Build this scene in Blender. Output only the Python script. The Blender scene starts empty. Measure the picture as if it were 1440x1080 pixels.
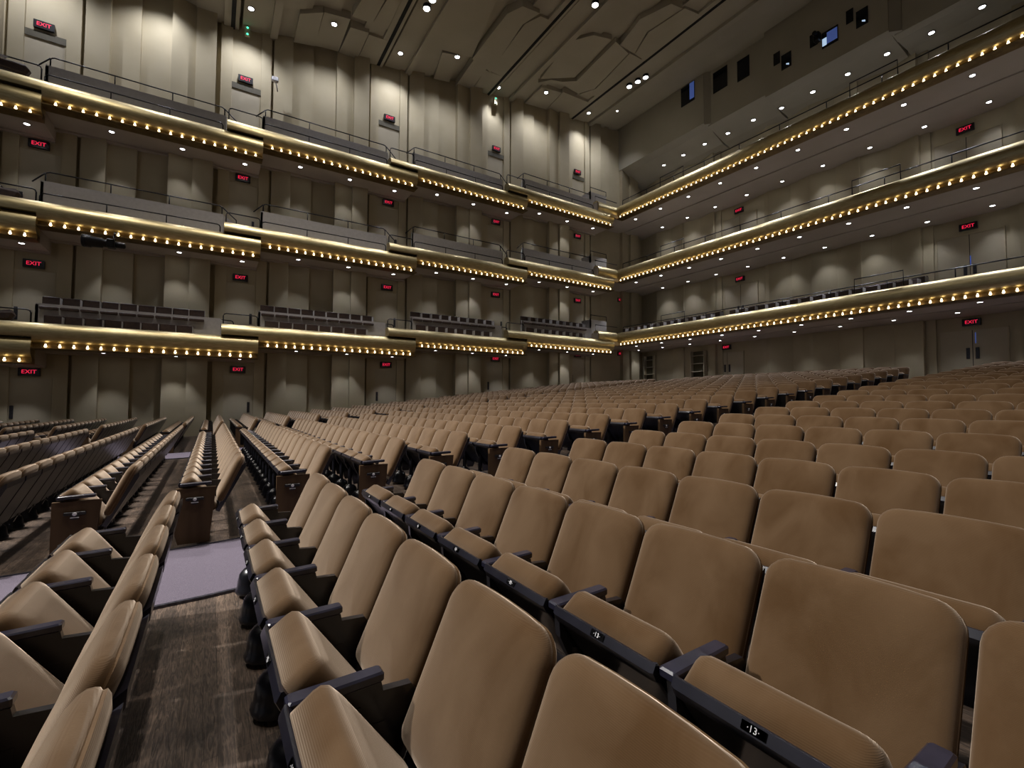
import bpy, math, random
from mathutils import Vector, Matrix
random.seed(7)
SC = bpy.context.scene
C = SC.collection
PI = math.pi

# ------------------------------------------------------------------ camera
F_PX, YAW, PITCH, ROLL = 656.0, math.radians(32.75), math.radians(2.15), math.radians(.25)
EYE = Vector((0, 0, 1.45))
cyw, syw, cp, sp = math.cos(YAW), math.sin(YAW), math.cos(PITCH), math.sin(PITCH)
FW = Vector((syw*cp, cyw*cp, sp)); RT = Vector((cyw, -syw, 0)); UP = RT.cross(FW)
RT, UP = RT*math.cos(ROLL)+UP*math.sin(ROLL), UP*math.cos(ROLL)-RT*math.sin(ROLL)
cam = bpy.data.cameras.new('camera'); cam_o = bpy.data.objects.new('camera', cam); C.objects.link(cam_o)
cam.sensor_width = 36; cam.lens = 36*F_PX/1440; cam.clip_start = .02; cam.clip_end = 200
m = Matrix((RT, UP, -FW)).transposed().to_4x4(); m.translation = EYE
cam_o.matrix_world = m
SC.camera = cam_o

# ------------------------------------------------------------------ world, exposure
w = bpy.data.worlds.new('world'); SC.world = w; w.use_nodes = True
w.node_tree.nodes['Background'].inputs[0].default_value = (.80, .86, 1, 1)
w.node_tree.nodes['Background'].inputs[1].default_value = .10
SC.view_settings.view_transform = 'Standard'; SC.view_settings.look = 'None'
SC.view_settings.exposure = 0.0; SC.view_settings.gamma = 1
SC.cycles.sample_clamp_indirect = 2.0
SC.cycles.max_bounces = 5; SC.cycles.diffuse_bounces = 3; SC.cycles.glossy_bounces = 2

HOUSE_W = 5200.0; STAGE_W = 8200.0; WASH_W = 560.0; DOWN_W = 75.0; BACK_W = 56.0

def spot(name, loc, watts, size, blend, parent=None, aim=None, col=(.87, .89, 1), rad=.05):
    l = bpy.data.lights.new(name, 'SPOT'); l.energy = watts; l.spot_size = math.radians(size)
    l.spot_blend = blend; l.color = col; l.shadow_soft_size = rad
    o = bpy.data.objects.new(name, l); C.objects.link(o)
    o.location = loc
    if aim is not None:
        d = Vector(aim)-Vector(loc); o.rotation_euler = d.to_track_quat('-Z', 'Y').to_euler()
    if parent:
        o.parent = parent; o.location = Vector(loc)-parent.location
    return o

# ------------------------------------------------------------------ materials
def mat(name, col, rough=.6, metal=0, emit=None, es=0, sheen=0, coat=0, spec=.5):
    mm = bpy.data.materials.new(name); mm.use_nodes = True
    b = mm.node_tree.nodes['Principled BSDF']
    b.inputs['Base Color'].default_value = (*col, 1); b.inputs['Roughness'].default_value = rough
    b.inputs['Metallic'].default_value = metal; b.inputs['Specular IOR Level'].default_value = spec
    if emit: b.inputs['Emission Color'].default_value = (*emit, 1); b.inputs['Emission Strength'].default_value = es
    if sheen:
        b.inputs['Sheen Weight'].default_value = sheen; b.inputs['Sheen Roughness'].default_value = .35
        b.inputs['Sheen Tint'].default_value = (1, .86, .68, 1)
    if coat: b.inputs['Coat Weight'].default_value = coat; b.inputs['Coat Roughness'].default_value = .15
    return mm
def nd(mm, t, **kw):
    n = mm.node_tree.nodes.new(t)
    for k, v in kw.items():
        if k in n.inputs: n.inputs[k].default_value = v
        else: setattr(n, k, v)
    return n
def lk(mm, a, ao, b, bi): mm.node_tree.links.new(a.outputs[ao], b.inputs[bi])
def noise_col(mm, scale, c1, c2, lo=.35, hi=.65, coord='Object', stretch=(1, 1, 1), detail=5, bump=0, bscale=None):
    b = mm.node_tree.nodes['Principled BSDF']
    tc = nd(mm, 'ShaderNodeTexCoord'); mp = nd(mm, 'ShaderNodeMapping'); mp.inputs['Scale'].default_value = stretch
    lk(mm, tc, coord, mp, 'Vector')
    n = nd(mm, 'ShaderNodeTexNoise', Scale=scale, Detail=detail); lk(mm, mp, 'Vector', n, 'Vector')
    r = nd(mm, 'ShaderNodeValToRGB'); r.color_ramp.elements[0].position = lo; r.color_ramp.elements[1].position = hi
    r.color_ramp.elements[0].color = (*c1, 1); r.color_ramp.elements[1].color = (*c2, 1)
    lk(mm, n, 'Fac', r, 'Fac'); lk(mm, r, 'Color', b, 'Base Color')
    if bump:
        n2 = nd(mm, 'ShaderNodeTexNoise', Scale=bscale or scale*4, Detail=3); lk(mm, mp, 'Vector', n2, 'Vector')
        bp = nd(mm, 'ShaderNodeBump', Strength=bump, Distance=.01); lk(mm, n2, 'Fac', bp, 'Height'); lk(mm, bp, 'Normal', b, 'Normal')
    return mp, n, r, b
M = {}
# velvet with fine horizontal ribs and brushed patches that differ from seat to seat
v = M['velvet'] = mat('brown_velvet', (.2, .13, .08), .9, sheen=1, spec=.1)
v.node_tree.nodes['Principled BSDF'].inputs['Sheen Roughness'].default_value = .4
v.node_tree.nodes['Principled BSDF'].inputs['Sheen Tint'].default_value = (1.0, .83, .66, 1)
b = v.node_tree.nodes['Principled BSDF']
tc = nd(v, 'ShaderNodeTexCoord'); oi = nd(v, 'ShaderNodeObjectInfo')
ad = nd(v, 'ShaderNodeVectorMath'); ad.operation = 'ADD'; sc_ = nd(v, 'ShaderNodeMath'); sc_.operation = 'MULTIPLY'; sc_.inputs[1].default_value = 37
cb = nd(v, 'ShaderNodeCombineXYZ'); lk(v, oi, 'Random', sc_, 0)
for q in range(3): lk(v, sc_, 0, cb, q)
lk(v, tc, 'Object', ad, 0); lk(v, cb, 0, ad, 1)
mp = nd(v, 'ShaderNodeMapping'); mp.inputs['Scale'].default_value = (1, 1, .6); lk(v, ad, 0, mp, 'Vector')
n = nd(v, 'ShaderNodeTexNoise', Scale=5, Detail=6, Distortion=.5); lk(v, mp, 'Vector', n, 'Vector')
r = nd(v, 'ShaderNodeValToRGB'); r.color_ramp.elements[0].position = .32; r.color_ramp.elements[1].position = .66
r.color_ramp.elements[0].color = (.078, .041, .016, 1); r.color_ramp.elements[1].color = (.118, .071, .036, 1)
lk(v, n, 'Fac', r, 'Fac'); lk(v, r, 'Color', b, 'Base Color')
wv = nd(v, 'ShaderNodeTexWave', Scale=100, Distortion=.8); wv.wave_type = 'BANDS'; wv.bands_direction = 'Z'
wv.inputs['Detail Scale'].default_value = 1.5
bp = nd(v, 'ShaderNodeBump', Strength=.14, Distance=.003)
lk(v, tc, 'Object', wv, 'Vector'); lk(v, wv, 'Fac', bp, 'Height'); lk(v, bp, 'Normal', b, 'Normal')
M['steel'] = mat('dark_enamel_steel', (.012, .012, .017), .32, coat=.3)
noise_col(M['steel'], 9, (.005, .005, .008), (.011, .011, .016))
M['shell'] = mat('black_moulded_shell', (.008, .008, .011), .3, coat=.4)
noise_col(M['shell'], 7, (.008, .008, .014), (.015, .015, .024))
M['arm'] = mat('navy_black_arm', (.03, .03, .045), .3, coat=.4)
noise_col(M['arm'], 14, (.013, .013, .026), (.024, .024, .044))
M['walnut'] = mat('walnut_end_panel', (.06, .03, .016), .6, spec=.2)
noise_col(M['walnut'], 5, (.050, .028, .013), (.092, .054, .026), stretch=(1, 1, .12))
M['white'] = mat('white_enamel', (.75, .75, .78), .4); noise_col(M['white'], 30, (.7, .7, .73), (.8, .8, .83))
M['plate'] = mat('black_number_plate', (.01, .01, .012), .35); noise_col(M['plate'], 30, (.008, .008, .01), (.014, .014, .016))
# wood floor: narrow boards, worn
fm = M['wood'] = mat('worn_dark_oak_floor', (.06, .04, .03), .4, spec=.5)
b = fm.node_tree.nodes['Principled BSDF']
tc = nd(fm, 'ShaderNodeTexCoord'); mp = nd(fm, 'ShaderNodeMapping'); lk(fm, tc, 'Object', mp, 'Vector')
br = nd(fm, 'ShaderNodeTexBrick', Scale=1.0, Mortar=.02) if False else nd(fm, 'ShaderNodeTexBrick', Scale=1.0)
mp.inputs['Rotation'].default_value = (0, 0, PI/2)
br.inputs['Mortar Size'].default_value = .0018; br.inputs['Brick Width'].default_value = .9; br.inputs['Row Height'].default_value = .057; br.inputs['Mortar Smooth'].default_value = .6
br.inputs['Color1'].default_value = (.150, .118, .095, 1); br.inputs['Color2'].default_value = (.095, .076, .064, 1); br.inputs['Mortar'].default_value = (.05, .04, .034, 1)
lk(fm, mp, 'Vector', br, 'Vector')
n = nd(fm, 'ShaderNodeTexNoise', Scale=2.2, Detail=9, Roughness=.7); lk(fm, mp, 'Vector', n, 'Vector')
mp2 = nd(fm, 'ShaderNodeMapping'); mp2.inputs['Scale'].default_value = (30, 3, 1); lk(fm, tc, 'Object', mp2, 'Vector')
n2 = nd(fm, 'ShaderNodeTexNoise', Scale=2.0, Detail=8, Distortion=2.5); lk(fm, mp2, 'Vector', n2, 'Vector')
mx = nd(fm, 'ShaderNodeMix'); mx.data_type = 'RGBA'; mx.blend_type = 'MULTIPLY'; mx.inputs[0].default_value = .85
r = nd(fm, 'ShaderNodeValToRGB'); r.color_ramp.elements[0].position = .32; r.color_ramp.elements[0].color = (.18, .18, .20, 1); r.color_ramp.elements[1].position = .64; r.color_ramp.elements[1].color = (1.5, 1.4, 1.3, 1)
lk(fm, n, 'Fac', r, 'Fac'); lk(fm, br, 'Color', mx, 6); lk(fm, r, 'Color', mx, 7)
mx2 = nd(fm, 'ShaderNodeMix'); mx2.data_type = 'RGBA'; mx2.blend_type = 'MULTIPLY'; mx2.inputs[0].default_value = .8
r2 = nd(fm, 'ShaderNodeValToRGB'); r2.color_ramp.elements[0].position = .38; r2.color_ramp.elements[0].color = (.45, .43, .42, 1); r2.color_ramp.elements[1].position = .66; r2.color_ramp.elements[1].color = (1.7, 1.6, 1.5, 1)
lk(fm, n2, 'Fac', r2, 'Fac'); lk(fm, mx, 2, mx2, 6); lk(fm, r2, 'Color', mx2, 7); lk(fm, mx2, 2, b, 'Base Color')
rr = nd(fm, 'ShaderNodeMapRange'); rr.inputs[3].default_value = .28; rr.inputs[4].default_value = .6; lk(fm, n, 'Fac', rr, 0); lk(fm, rr, 0, b, 'Roughness')
bp = nd(fm, 'ShaderNodeBump', Strength=.35, Distance=.006); lk(fm, n2, 'Fac', bp, 'Height'); lk(fm, bp, 'Normal', b, 'Normal')
M['carpet'] = mat('mauve_grey_carpet', (.23, .19, .26), .95, spec=.1)
noise_col(M['carpet'], 160, (.135, .115, .150), (.195, .172, .215), bump=.5, bscale=220)
M['nosing'] = mat('dark_metal_edging', (.08, .08, .10), .35, .6); noise_col(M['nosing'], 40, (.05, .05, .07), (.10, .10, .13))
M['wall'] = mat('putty_plaster_panel', (.42, .37, .28), .75, spec=.25)
noise_col(M['wall'], .8, (.43, .370, .245), (.47, .41, .28), bump=.05, bscale=40)
M['ceil'] = mat('putty_ceiling', (.30, .27, .22), .8, spec=.2)
noise_col(M['ceil'], .5, (.42, .385, .295), (.46, .425, .33))
M['door'] = mat('putty_door', (.43, .39, .33), .55); noise_col(M['door'], 1.5, (.42, .365, .255), (.45, .395, .28))
M['gap'] = mat('black_slot', (.004, .004, .004), .9); noise_col(M['gap'], 3, (.003, .003, .003), (.006, .006, .006))
M['header'] = mat('bronze_header', (.15, .13, .07), .6); noise_col(M['header'], 3, (.075, .064, .034), (.09, .076, .042))
M['gold'] = mat('gold_leaf_fascia', (.52, .39, .13), .40, 1.0)
noise_col(M['gold'], 3, (.52, .43, .23), (.66, .56, .32), stretch=(1, 1, 6))
M['dim_gold'] = mat('dimmed_gold_trough', (.2, .13, .05), .45, .8); noise_col(M['dim_gold'], 5, (.16, .10, .04), (.24, .16, .065))  # recess gold, dimmed in its colour because the bulbs lit it too brightly
M['soffit'] = mat('warm_grey_soffit', (.30, .26, .22), .8, spec=.2); noise_col(M['soffit'], .7, (.44, .385, .32), (.48, .42, .355))
M['parapet'] = mat('grey_felt_parapet', (.27, .25, .26), .9); noise_col(M['parapet'], 8, (.40, .38, .37), (.44, .42, .41))
M['rail'] = mat('black_rail', (.008, .008, .01), .35, .4); noise_col(M['rail'], 20, (.006, .006, .008), (.012, .012, .014))
M['bulb'] = mat('warm_bulb_and_reflection', (1, .85, .6), .4, emit=(1, .76, .42), es=5)
M['lens'] = mat('downlight_lens', (1, 1, 1), .4, emit=(.95, .96, 1), es=14)
M['trim'] = mat('dark_trim_ring', (.12, .10, .085), .5); noise_col(M['trim'], 20, (.11, .09, .075), (.13, .11, .095))
M['exit'] = mat('red_exit_letters', (1, .05, .12), .5, emit=(1, .02, .08), es=.8)
M['green'] = mat('green_indicator', (.1, 1, .7), .5, emit=(.08, 1, .55), es=2.5)
M['blue'] = mat('blue_lit_glass', (.1, .2, .9), .2, emit=(.14, .22, .62), es=.22)
M['screen'] = mat('pale_screen', (.7, .8, 1), .3, emit=(.55, .75, 1), es=.7)
M['glass'] = mat('dark_booth_glass', (.006, .008, .012), .08); noise_col(M['glass'], 3, (.005, .007, .01), (.009, .011, .016))
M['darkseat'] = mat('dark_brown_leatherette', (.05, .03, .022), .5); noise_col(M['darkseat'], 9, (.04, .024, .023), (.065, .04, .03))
M['handle'] = mat('dark_bronze_handle', (.05, .05, .055), .35, .6); noise_col(M['handle'], 20, (.04, .04, .045), (.06, .06, .066))

# ------------------------------------------------------------------ mesh helpers
class MB:
    def __init__(s): s.v = []; s.f = []; s.m = []; s.sm = []
    def add(s, vs, fs, mi=0, smooth=False):
        o = len(s.v); s.v += [tuple(p) for p in vs]; s.f += [[i+o for i in f] for f in fs]
        s.m += [mi]*len(fs); s.sm += [smooth]*len(fs); return s
    def box(s, x0, y0, z0, x1, y1, z1, mi=0):
        return s.add([(x0, y0, z0), (x1, y0, z0), (x1, y1, z0), (x0, y1, z0), (x0, y0, z1), (x1, y0, z1), (x1, y1, z1), (x0, y1, z1)],
                     [(3, 2, 1, 0), (4, 5, 6, 7), (0, 1, 5, 4), (1, 2, 6, 5), (2, 3, 7, 6), (3, 0, 4, 7)], mi)
    def bbox(s, x0, y0, z0, x1, y1, z1, c=.006, mi=0):      # box with chamfered edges
        vs = []; 
        for zz, ins in ((z0, c), (z0+c, 0), (z1-c, 0), (z1, c)):
            a, b_, d, e = x0+ins, y0+ins, x1-ins, y1-ins
            k = c
            vs += [(a+k, b_, zz), (d-k, b_, zz), (d, b_+k, zz), (d, e-k, zz), (d-k, e, zz), (a+k, e, zz), (a, e-k, zz), (a, b_+k, zz)]
        fs = [tuple(range(7, -1, -1)), tuple(range(24, 32))]
        for l in range(3):
            for i in range(8): fs.append((l*8+i, l*8+(i+1) % 8, (l+1)*8+(i+1) % 8, (l+1)*8+i))
        return s.add(vs, fs, mi)
    def prism(s, pts, axis, a, b_, mi=0, smooth=False):     # polygon extruded along an axis ('x': pts=(y,z); 'y': pts=(x,z); 'z': pts=(x,y))
        n_ = len(pts)
        mk = {'x': lambda p, t: (t, p[0], p[1]), 'y': lambda p, t: (p[0], t, p[1]), 'z': lambda p, t: (p[0], p[1], t)}[axis]
        vs = [mk(p, a) for p in pts]+[mk(p, b_) for p in pts]
        s.add(vs, [tuple(range(n_))[::-1], tuple(range(n_, 2*n_))], mi)
        return s.add(vs, [(i, (i+1) % n_, n_+(i+1) % n_, n_+i) for i in range(n_)], mi, smooth)
    def lathe(s, prof, c=(0, 0, 0), n_=16, mi=0, axis='z'):
        vs = []
        for r_, h in prof:
            for i in range(n_):
                a = 2*PI*i/n_
                p = (r_*math.cos(a), r_*math.sin(a), h)
                if axis == 'x': p = (h, p[0], p[1])
                vs.append((c[0]+p[0], c[1]+p[1], c[2]+p[2]))
        fs = []
        for l in range(len(prof)-1):
            for i in range(n_): fs.append((l*n_+i, l*n_+(i+1) % n_, (l+1)*n_+(i+1) % n_, (l+1)*n_+i))
        s.add(vs, fs, mi, True)
        s.add(vs[:n_], [tuple(range(n_))[::-1]], mi); return s.add(vs[-n_:], [tuple(range(n_))], mi)
    def tube(s, pts, r_=.015, n_=6, mi=0):
        pts = [Vector(p) for p in pts]; vs = []
        for i, p in enumerate(pts):
            d = (pts[min(i+1, len(pts)-1)]-pts[max(i-1, 0)]).normalized()
            u = d.cross(Vector((0, 0, 1)) if abs(d.z) < .9 else Vector((1, 0, 0))).normalized(); w_ = d.cross(u)
            for k in range(n_):
                a = 2*PI*k/n_; vs.append(p+u*(r_*math.cos(a))+w_*(r_*math.sin(a)))
        fs = [tuple(range(n_))[::-1], tuple(range(len(vs)-n_, len(vs)))]
        for l in range(len(pts)-1):
            for k in range(n_): fs.append((l*n_+k, l*n_+(k+1) % n_, (l+1)*n_+(k+1) % n_, (l+1)*n_+k))
        return s.add(vs, fs, mi, True)
    def xf(s, fn): s.v = [tuple(fn(Vector(p))) for p in s.v]; return s
    def mesh(s, name, mats):
        me = bpy.data.meshes.new(name); me.from_pydata(s.v, [], s.f); me.update()
        for q in (mats if isinstance(mats, (list, tuple)) else [mats]): me.materials.append(q)
        me.polygons.foreach_set('material_index', s.m); me.polygons.foreach_set('use_smooth', s.sm)
        return me
    def obj(s, name, mats, parent=None, world=False):
        if world and parent: off = parent.location.copy(); s.xf(lambda p: p-off)
        o = bpy.data.objects.new(name, s.mesh(name, mats)); C.objects.link(o)
        if parent: o.parent = parent
        return o
def fix(o):
    import bmesh
    bm = bmesh.new(); bm.from_mesh(o.data); bmesh.ops.recalc_face_normals(bm, faces=bm.faces); bm.to_mesh(o.data); bm.free(); return o
def thing(name, label, cat, loc, group=None):
    o = bpy.data.objects.new(name, None); C.objects.link(o); o.location = loc; o.empty_display_size = .2
    return tag(o, label, cat, group)
def tag(o, label, cat, group=None):
    o['label'] = label; o['category'] = cat
    if group: o['group'] = group
    return o
def struct(o): o['kind'] = 'structure'; return o
def copy_tree(o, parent=None):
    c = o.copy(); C.objects.link(c)
    if parent: c.parent = parent; c.matrix_parent_inverse = o.matrix_parent_inverse
    for ch in o.children: copy_tree(ch, c)
    return c
def text_mesh(txt, size, depth, mt):
    cu = bpy.data.curves.new('t', 'FONT'); cu.body = txt; cu.size = size; cu.extrude = depth; cu.align_x = 'CENTER'; cu.align_y = 'CENTER'
    cu.resolution_u = 2
    o = bpy.data.objects.new('t', cu); C.objects.link(o); bpy.context.view_layer.update()
    me = bpy.data.meshes.new_from_object(o); me.name = 'lettering'; me.materials.clear(); me.materials.append(mt)
    bpy.data.objects.remove(o); return me
def ordn(i):
    return ['first', 'second', 'third', 'fourth', 'fifth', 'sixth', 'seventh', 'eighth', 'ninth', 'tenth', 'eleventh', 'twelfth', 'thirteenth', 'fourteenth', 'fifteenth', 'sixteenth', 'seventeenth', 'eighteenth', 'nineteenth', 'twentieth',
            'twenty-first', 'twenty-second', 'twenty-third', 'twenty-fourth', 'twenty-fifth', 'twenty-sixth', 'twenty-seventh', 'twenty-eighth'][i]

# ------------------------------------------------------------------ levels of the hall
YL, FL, FB, XB = 23.1, 21.17, 21.6, 26.0        # side wall, side balcony fronts, rear balcony front, rear wall
TX = [-14, -8, -1.5, 0, 2, 4, 6, 8, 10, 12, 14, 19, 26.5]
TZ = [.70, .74, .82, .865, .985, 1.11, 1.305, 1.51, 1.735, 1.945, 2.14, 2.66, 3.25]
SEAT_H = .84
def zt(x):
    if x <= TX[0]: return TZ[0]
    for i in range(len(TX)-1):
        if x <= TX[i+1]: return TZ[i]+(TZ[i+1]-TZ[i])*(x-TX[i])/(TX[i+1]-TX[i])
    return TZ[-1]
def zf(x): return zt(x)-SEAT_H
def zc(x): return 17.62 if x < 0 else (17.62+.134*x if x < 17 else 19.9+.07*(x-17))

def strip(y0, y1, xs, dz, th=None):
    b_ = MB(); n_ = len(xs); vs = []
    for x in xs: vs += [(x, y0, zf(x)+dz), (x, y1, zf(x)+dz)]
    b_.add(vs, [(2*i, 2*i+2, 2*i+3, 2*i+1) for i in range(n_-1)])
    if th:
        vs2 = [(x, y, z-th) for x, y, z in vs]
        b_.add(vs+vs2, [(2*i, 2*n_+2*i, 2*n_+2*i+2, 2*i+2) for i in range(n_-1)]+[(2*i+1, 2*i+3, 2*n_+2*i+3, 2*n_+2*i+1) for i in range(n_-1)])
    return b_
xs = [-14+.5*i for i in range(82)]
struct(strip(-4.5, YL+.3, xs, 0, .15).obj('floor', M['wood']))
xs2 = [-12+.5*i for i in range(74)]
for nm, (y0, y1) in (('near', (4.08, 5.5)), ('far', (14.15, 15.6))):
    t = strip(y0, y1, xs2, .014, .014).obj('aisle_carpet', M['carpet'])
    tag(t, 'mauve grey carpet runner in the aisle beside the %s' % ('nearest block of seats' if nm == 'near' else 'far side block of seats'), 'carpet')
    e = MB()
    for ya in (y0-.03, y1): 
        q = strip(ya, ya+.03, xs2, .02, .02); e.add(q.v, q.f)
    e.obj('metal_edging', M['nosing'], t)

# ------------------------------------------------------------------ side wall with its pleated panels
def wall_profile():
    base = [(-.5, 0), (.6, 0), (.6, .08), (1.0, .08), (1.0, -.12), (1.1, -.12), (1.1, .05), (1.85, .15), (1.85, .0), (2.75, .10), (2.75, -.03), (3.75, .07), (3.75, .22), (4.55, .14), (4.55, .24), (5.25, .28), (5.25, -.1), (5.42, -.1), (5.42, .1), (5.83, .1)]
    pts = []
    for k in range(-2, 6):
        e = -5.43+6.335*k
        for x, o in base:
            X = e+x
            if -13 < X < XB: pts.append((X, YL-(o*1.7 if o not in (0, .08, .1) else o)))
    pts.append((XB+.1, YL)); return pts
pr = wall_profile(); b = MB()
vs = [(x, y, -.6) for x, y in pr]+[(x, y, zc(x)+.15) for x, y in pr]; n_ = len(pr)
b.add(vs, [(i+1, i, n_+i, n_+i+1) for i in range(n_-1)])
b.box(pr[0][0], YL+.15, -.6, XB+.1, YL+.3, 21)
struct(b.obj('wall_left', M['wall']))
# rear wall
b = MB(); pts = [(XB, -5)]
yb = [-3.8, 5.72, 15.6]
for yd in yb:
    prf = [(-1.5, .10), (-1.15, .10), (-1.15, 0), (1.15, 0), (1.15, .1), (1.5, .1), (1.5, -.02)]
    for q in range(6): prf += [(1.52+1.1*q, (.30, .02, .34, .06, .30, .0)[q]), (2.60+1.1*q, (.04, .26, .08, .30, .04, .24)[q])]
    for y, o in prf:
        if yd+y < YL-.3: pts.append((XB-o, yd+y))
pts.append((XB, YL+.1)); n_ = len(pts)
b.add([(x, y, 1) for x, y in pts]+[(x, y, 21) for x, y in pts], [(i, i+1, n_+i+1, n_+i) for i in range(n_-1)])
b.box(XB+.15, -5, 1, XB+.3, YL+.3, 21)
struct(b.obj('wall_back', M['wall']))
# the wall behind the photographer, out of view
struct(MB().box(-14, -4.7, -.6, XB+.3, -4.5, 21).obj('wall_right', M['wall']))

# ------------------------------------------------------------------ ceiling
slots = [.61, 6.89, 13.29, 19.6]
prof = [(-14, 0), (-6, 0)]
for s0 in [-5.7]+slots:
    prof += [(s0-.55, .0), (s0-.55, -.12), (s0, -.12), (s0, .5), (s0+.13, .5), (s0+.13, 0), (s0+1.2, 0), (s0+1.2, -.16), (s0+1.5, -.16), (s0+1.5, .06), (s0+2.6, .02), (s0+2.6, .16), (s0+3.7, .08), (s0+3.7, .24), (s0+4.8, .14), (s0+4.8, .0)]
prof = [p for p in prof if p[0] < XB]+[(XB+.2, 0)]
b = MB(); n_ = len(prof)
b.add([(x, -4.6, zc(x)+o) for x, o in prof]+[(x, YL+.05, zc(x)+o) for x, o in prof], [(i, n_+i, n_+i+1, i+1) for i in range(n_-1)])
b.box(-14, -4.6, 21.2, XB+.2, YL+.3, 21.4)
struct(b.obj('ceiling', M['ceil']))
def ray(x, y): return (FW+RT*((x-720)/F_PX)+UP*((540-y)/F_PX))
def at_ceil(x, y, off=0):
    d = ray(x, y); z = 18
    for _ in range(40):
        P = EYE+d*((z-EYE.z)/d.z); z = zc(P.x)+off
    return P
def at_x(x, y, X): d = ray(x, y); return EYE+d*((X-EYE.x)/d.x)
def at_y(x, y, Y): d = ray(x, y); return EYE+d*((Y-EYE.y)/d.y)
b = MB(); 
for s0 in [-5.7]+slots: b.prism([(s0-.30, zc(s0-.30)-.135), (s0-.14, zc(s0-.14)-.135), (s0-.14, zc(s0)+.1), (s0-.30, zc(s0)+.1)], 'y', -4.5, YL)
struct(b.obj('slot_shade_strips', M['gap']))  # solid black strips under the beams stand in for the shade inside the slots
# folded relief slabs hung below the ceiling (outlines from the photo, real thickness)
slabs = [(.42, [(413, 54), (422, 14), (455, 12), (443, 60)]), (.30, [(443, 60), (456, 13), (493, 23), (476, 69)]), (.42, [(476, 70), (493, 33), (519, 41), (502, 79)]), (.30, [(503, 80), (519, 45), (543, 53), (527, 88)]),
         (.35, [(495, 18), (513, -12), (545, -12), (524, 29)]), (.25, [(524, 30), (548, -10), (570, -10), (548, 40)]), (.22, [(392, 8), (400, -12), (440, -12), (430, 10)]),
         (.45, [(664, 78), (713, 14), (735, 3), (759, 13), (735, 29), (690, 97)]), (.30, [(690, 97), (738, 30), (760, 19), (778, 27), (706, 105)]),
         (.25, [(610, 108), (622, 71), (645, 75), (632, 113)]), (.40, [(640, 118), (666, 80), (684, 93), (660, 126)]), (.3, [(662, 126), (683, 95), (706, 105), (686, 134)]),
         (.28, [(600, 60), (640, -8), (700, -8), (664, 78), (640, 72)]),
         (.40, [(757, 112), (775, 108), (790, 111), (811, 110), (866, 54), (884, 71), (836, 121), (813, 128), (791, 114)]), (.28, [(815, 130), (838, 122), (886, 72), (908, 84), (840, 133)]),
         (.35, [(768, 152), (792, 126), (828, 141), (804, 163)]), (.25, [(738, 143), (762, 120), (790, 128), (768, 152)]),
         (.42, [(872, 59), (900, 22), (944, 0), (960, 7), (910, 40), (892, 71)]), (.30, [(893, 73), (912, 42), (963, 8), (993, 21), (909, 84)]),
         (.3, [(760, 108), (800, 55), (835, 46), (860, 52), (808, 106), (786, 107)])]
b = MB()
for th, pl in slabs:
    top = [at_ceil(*p) for p in pl]; bot = [p.copy() for p in top]
    cen = sum(top, Vector())/len(top)
    for p in top: p.z += .4
    for p in bot: p.z -= th*.42
    k = len(pl); b.add(top+bot, [tuple(range(k)), tuple(range(2*k-1, k-1, -1))]+[(i, (i+1) % k, k+(i+1) % k, k+i) for i in range(k)])
o = fix(b.obj('trim_2', M['ceil'])); struct(o)

# ------------------------------------------------------------------ recessed lights
b = MB()
b.lathe([(.145, 0), (.145, -.023), (.118, -.023), (.105, -.004)], n_=20, mi=0); b.lathe([(.105, -.006), (.105, -.012), (.0, -.014)], n_=20, mi=1)
dl_mesh = b.mesh('downlight', [M['trim'], M['lens']])
def downlight(P, label, group, watts=0, size=60, blend=.35, aim=None, scale=1, col=(.87, .89, 1)):
    scale *= .72
    o = bpy.data.objects.new('downlight', dl_mesh); C.objects.link(o); o.location = P; o.scale = (scale,)*3
    tag(o, label, 'ceiling light', group)
    if watts: 
        l = spot('lamp', Vector(P)+Vector((0, 0, -.05)), watts, size, blend, None, aim=(Vector(aim) if aim else Vector(P)+Vector((0, 0, -5))), col=col)
        l.parent = o; l.location = (0, 0, -.05)
    return o
# main ceiling: wall washers by the side wall and the house lights above the seats
wash = [(353, 12, 'beside the leftmost dark slot'), (563, 75, 'beside the second dark slot'), (701, 123, 'beside the third dark slot'), (828, 159, 'beside the fourth dark slot')]
for x, y, t in wash:
    P = at_ceil(x, y); g_ = YL-P.y; downlight(P, 'round ceiling light near the side wall %s' % t, 'wall washer lights in the main ceiling', WASH_W*min(1, .55+.35*g_), min(112, 40+50*g_), 1, aim=(P.x-.3, P.y+g_*1.2, P.z-6), scale=1.4)
for x, y, t in [(470, 34, 'left ceiling bay'), (643, 80, 'middle ceiling bay'), (768, 130, 'right ceiling bay'), (868, 156, 'bay next to the projection booths')]:
    P = at_ceil(x, y, -.2); downlight(P, 'round ceiling light set in the folded panels of the %s' % t, 'lights in the folded ceiling panels', WASH_W*.8, 112, 1, aim=(P.x, P.y+2.3, P.z-6), scale=1.4 if x != 868 else .8)
for i_, X in enumerate((-5.6, -2.2)):
    P = Vector((X, 21.6, zc(X)-.02)); downlight(P, 'round ceiling light near the side wall, above the left edge of the picture, %s one' % ordn(i_), 'wall washer lights in the main ceiling', WASH_W, 112, 1, aim=(P.x, P.y+1.9, P.z-6), scale=1.4)
def canlight(P, label, group):
    t = thing('ceiling_spotlight', label, 'spotlight', P, group)
    q = MB(); q.lathe([(.10, .30), (.16, .28), (.17, 0), (.15, -.01)], n_=18); q.tube([(0, 0, .28), (0, 0, .5)], .03); q.obj('housing', M['rail'], t)
    q = MB(); q.lathe([(.145, -.005), (.14, -.012), (0, -.02)], n_=18); q.obj('lens', M['lens'], t)
    return t
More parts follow.
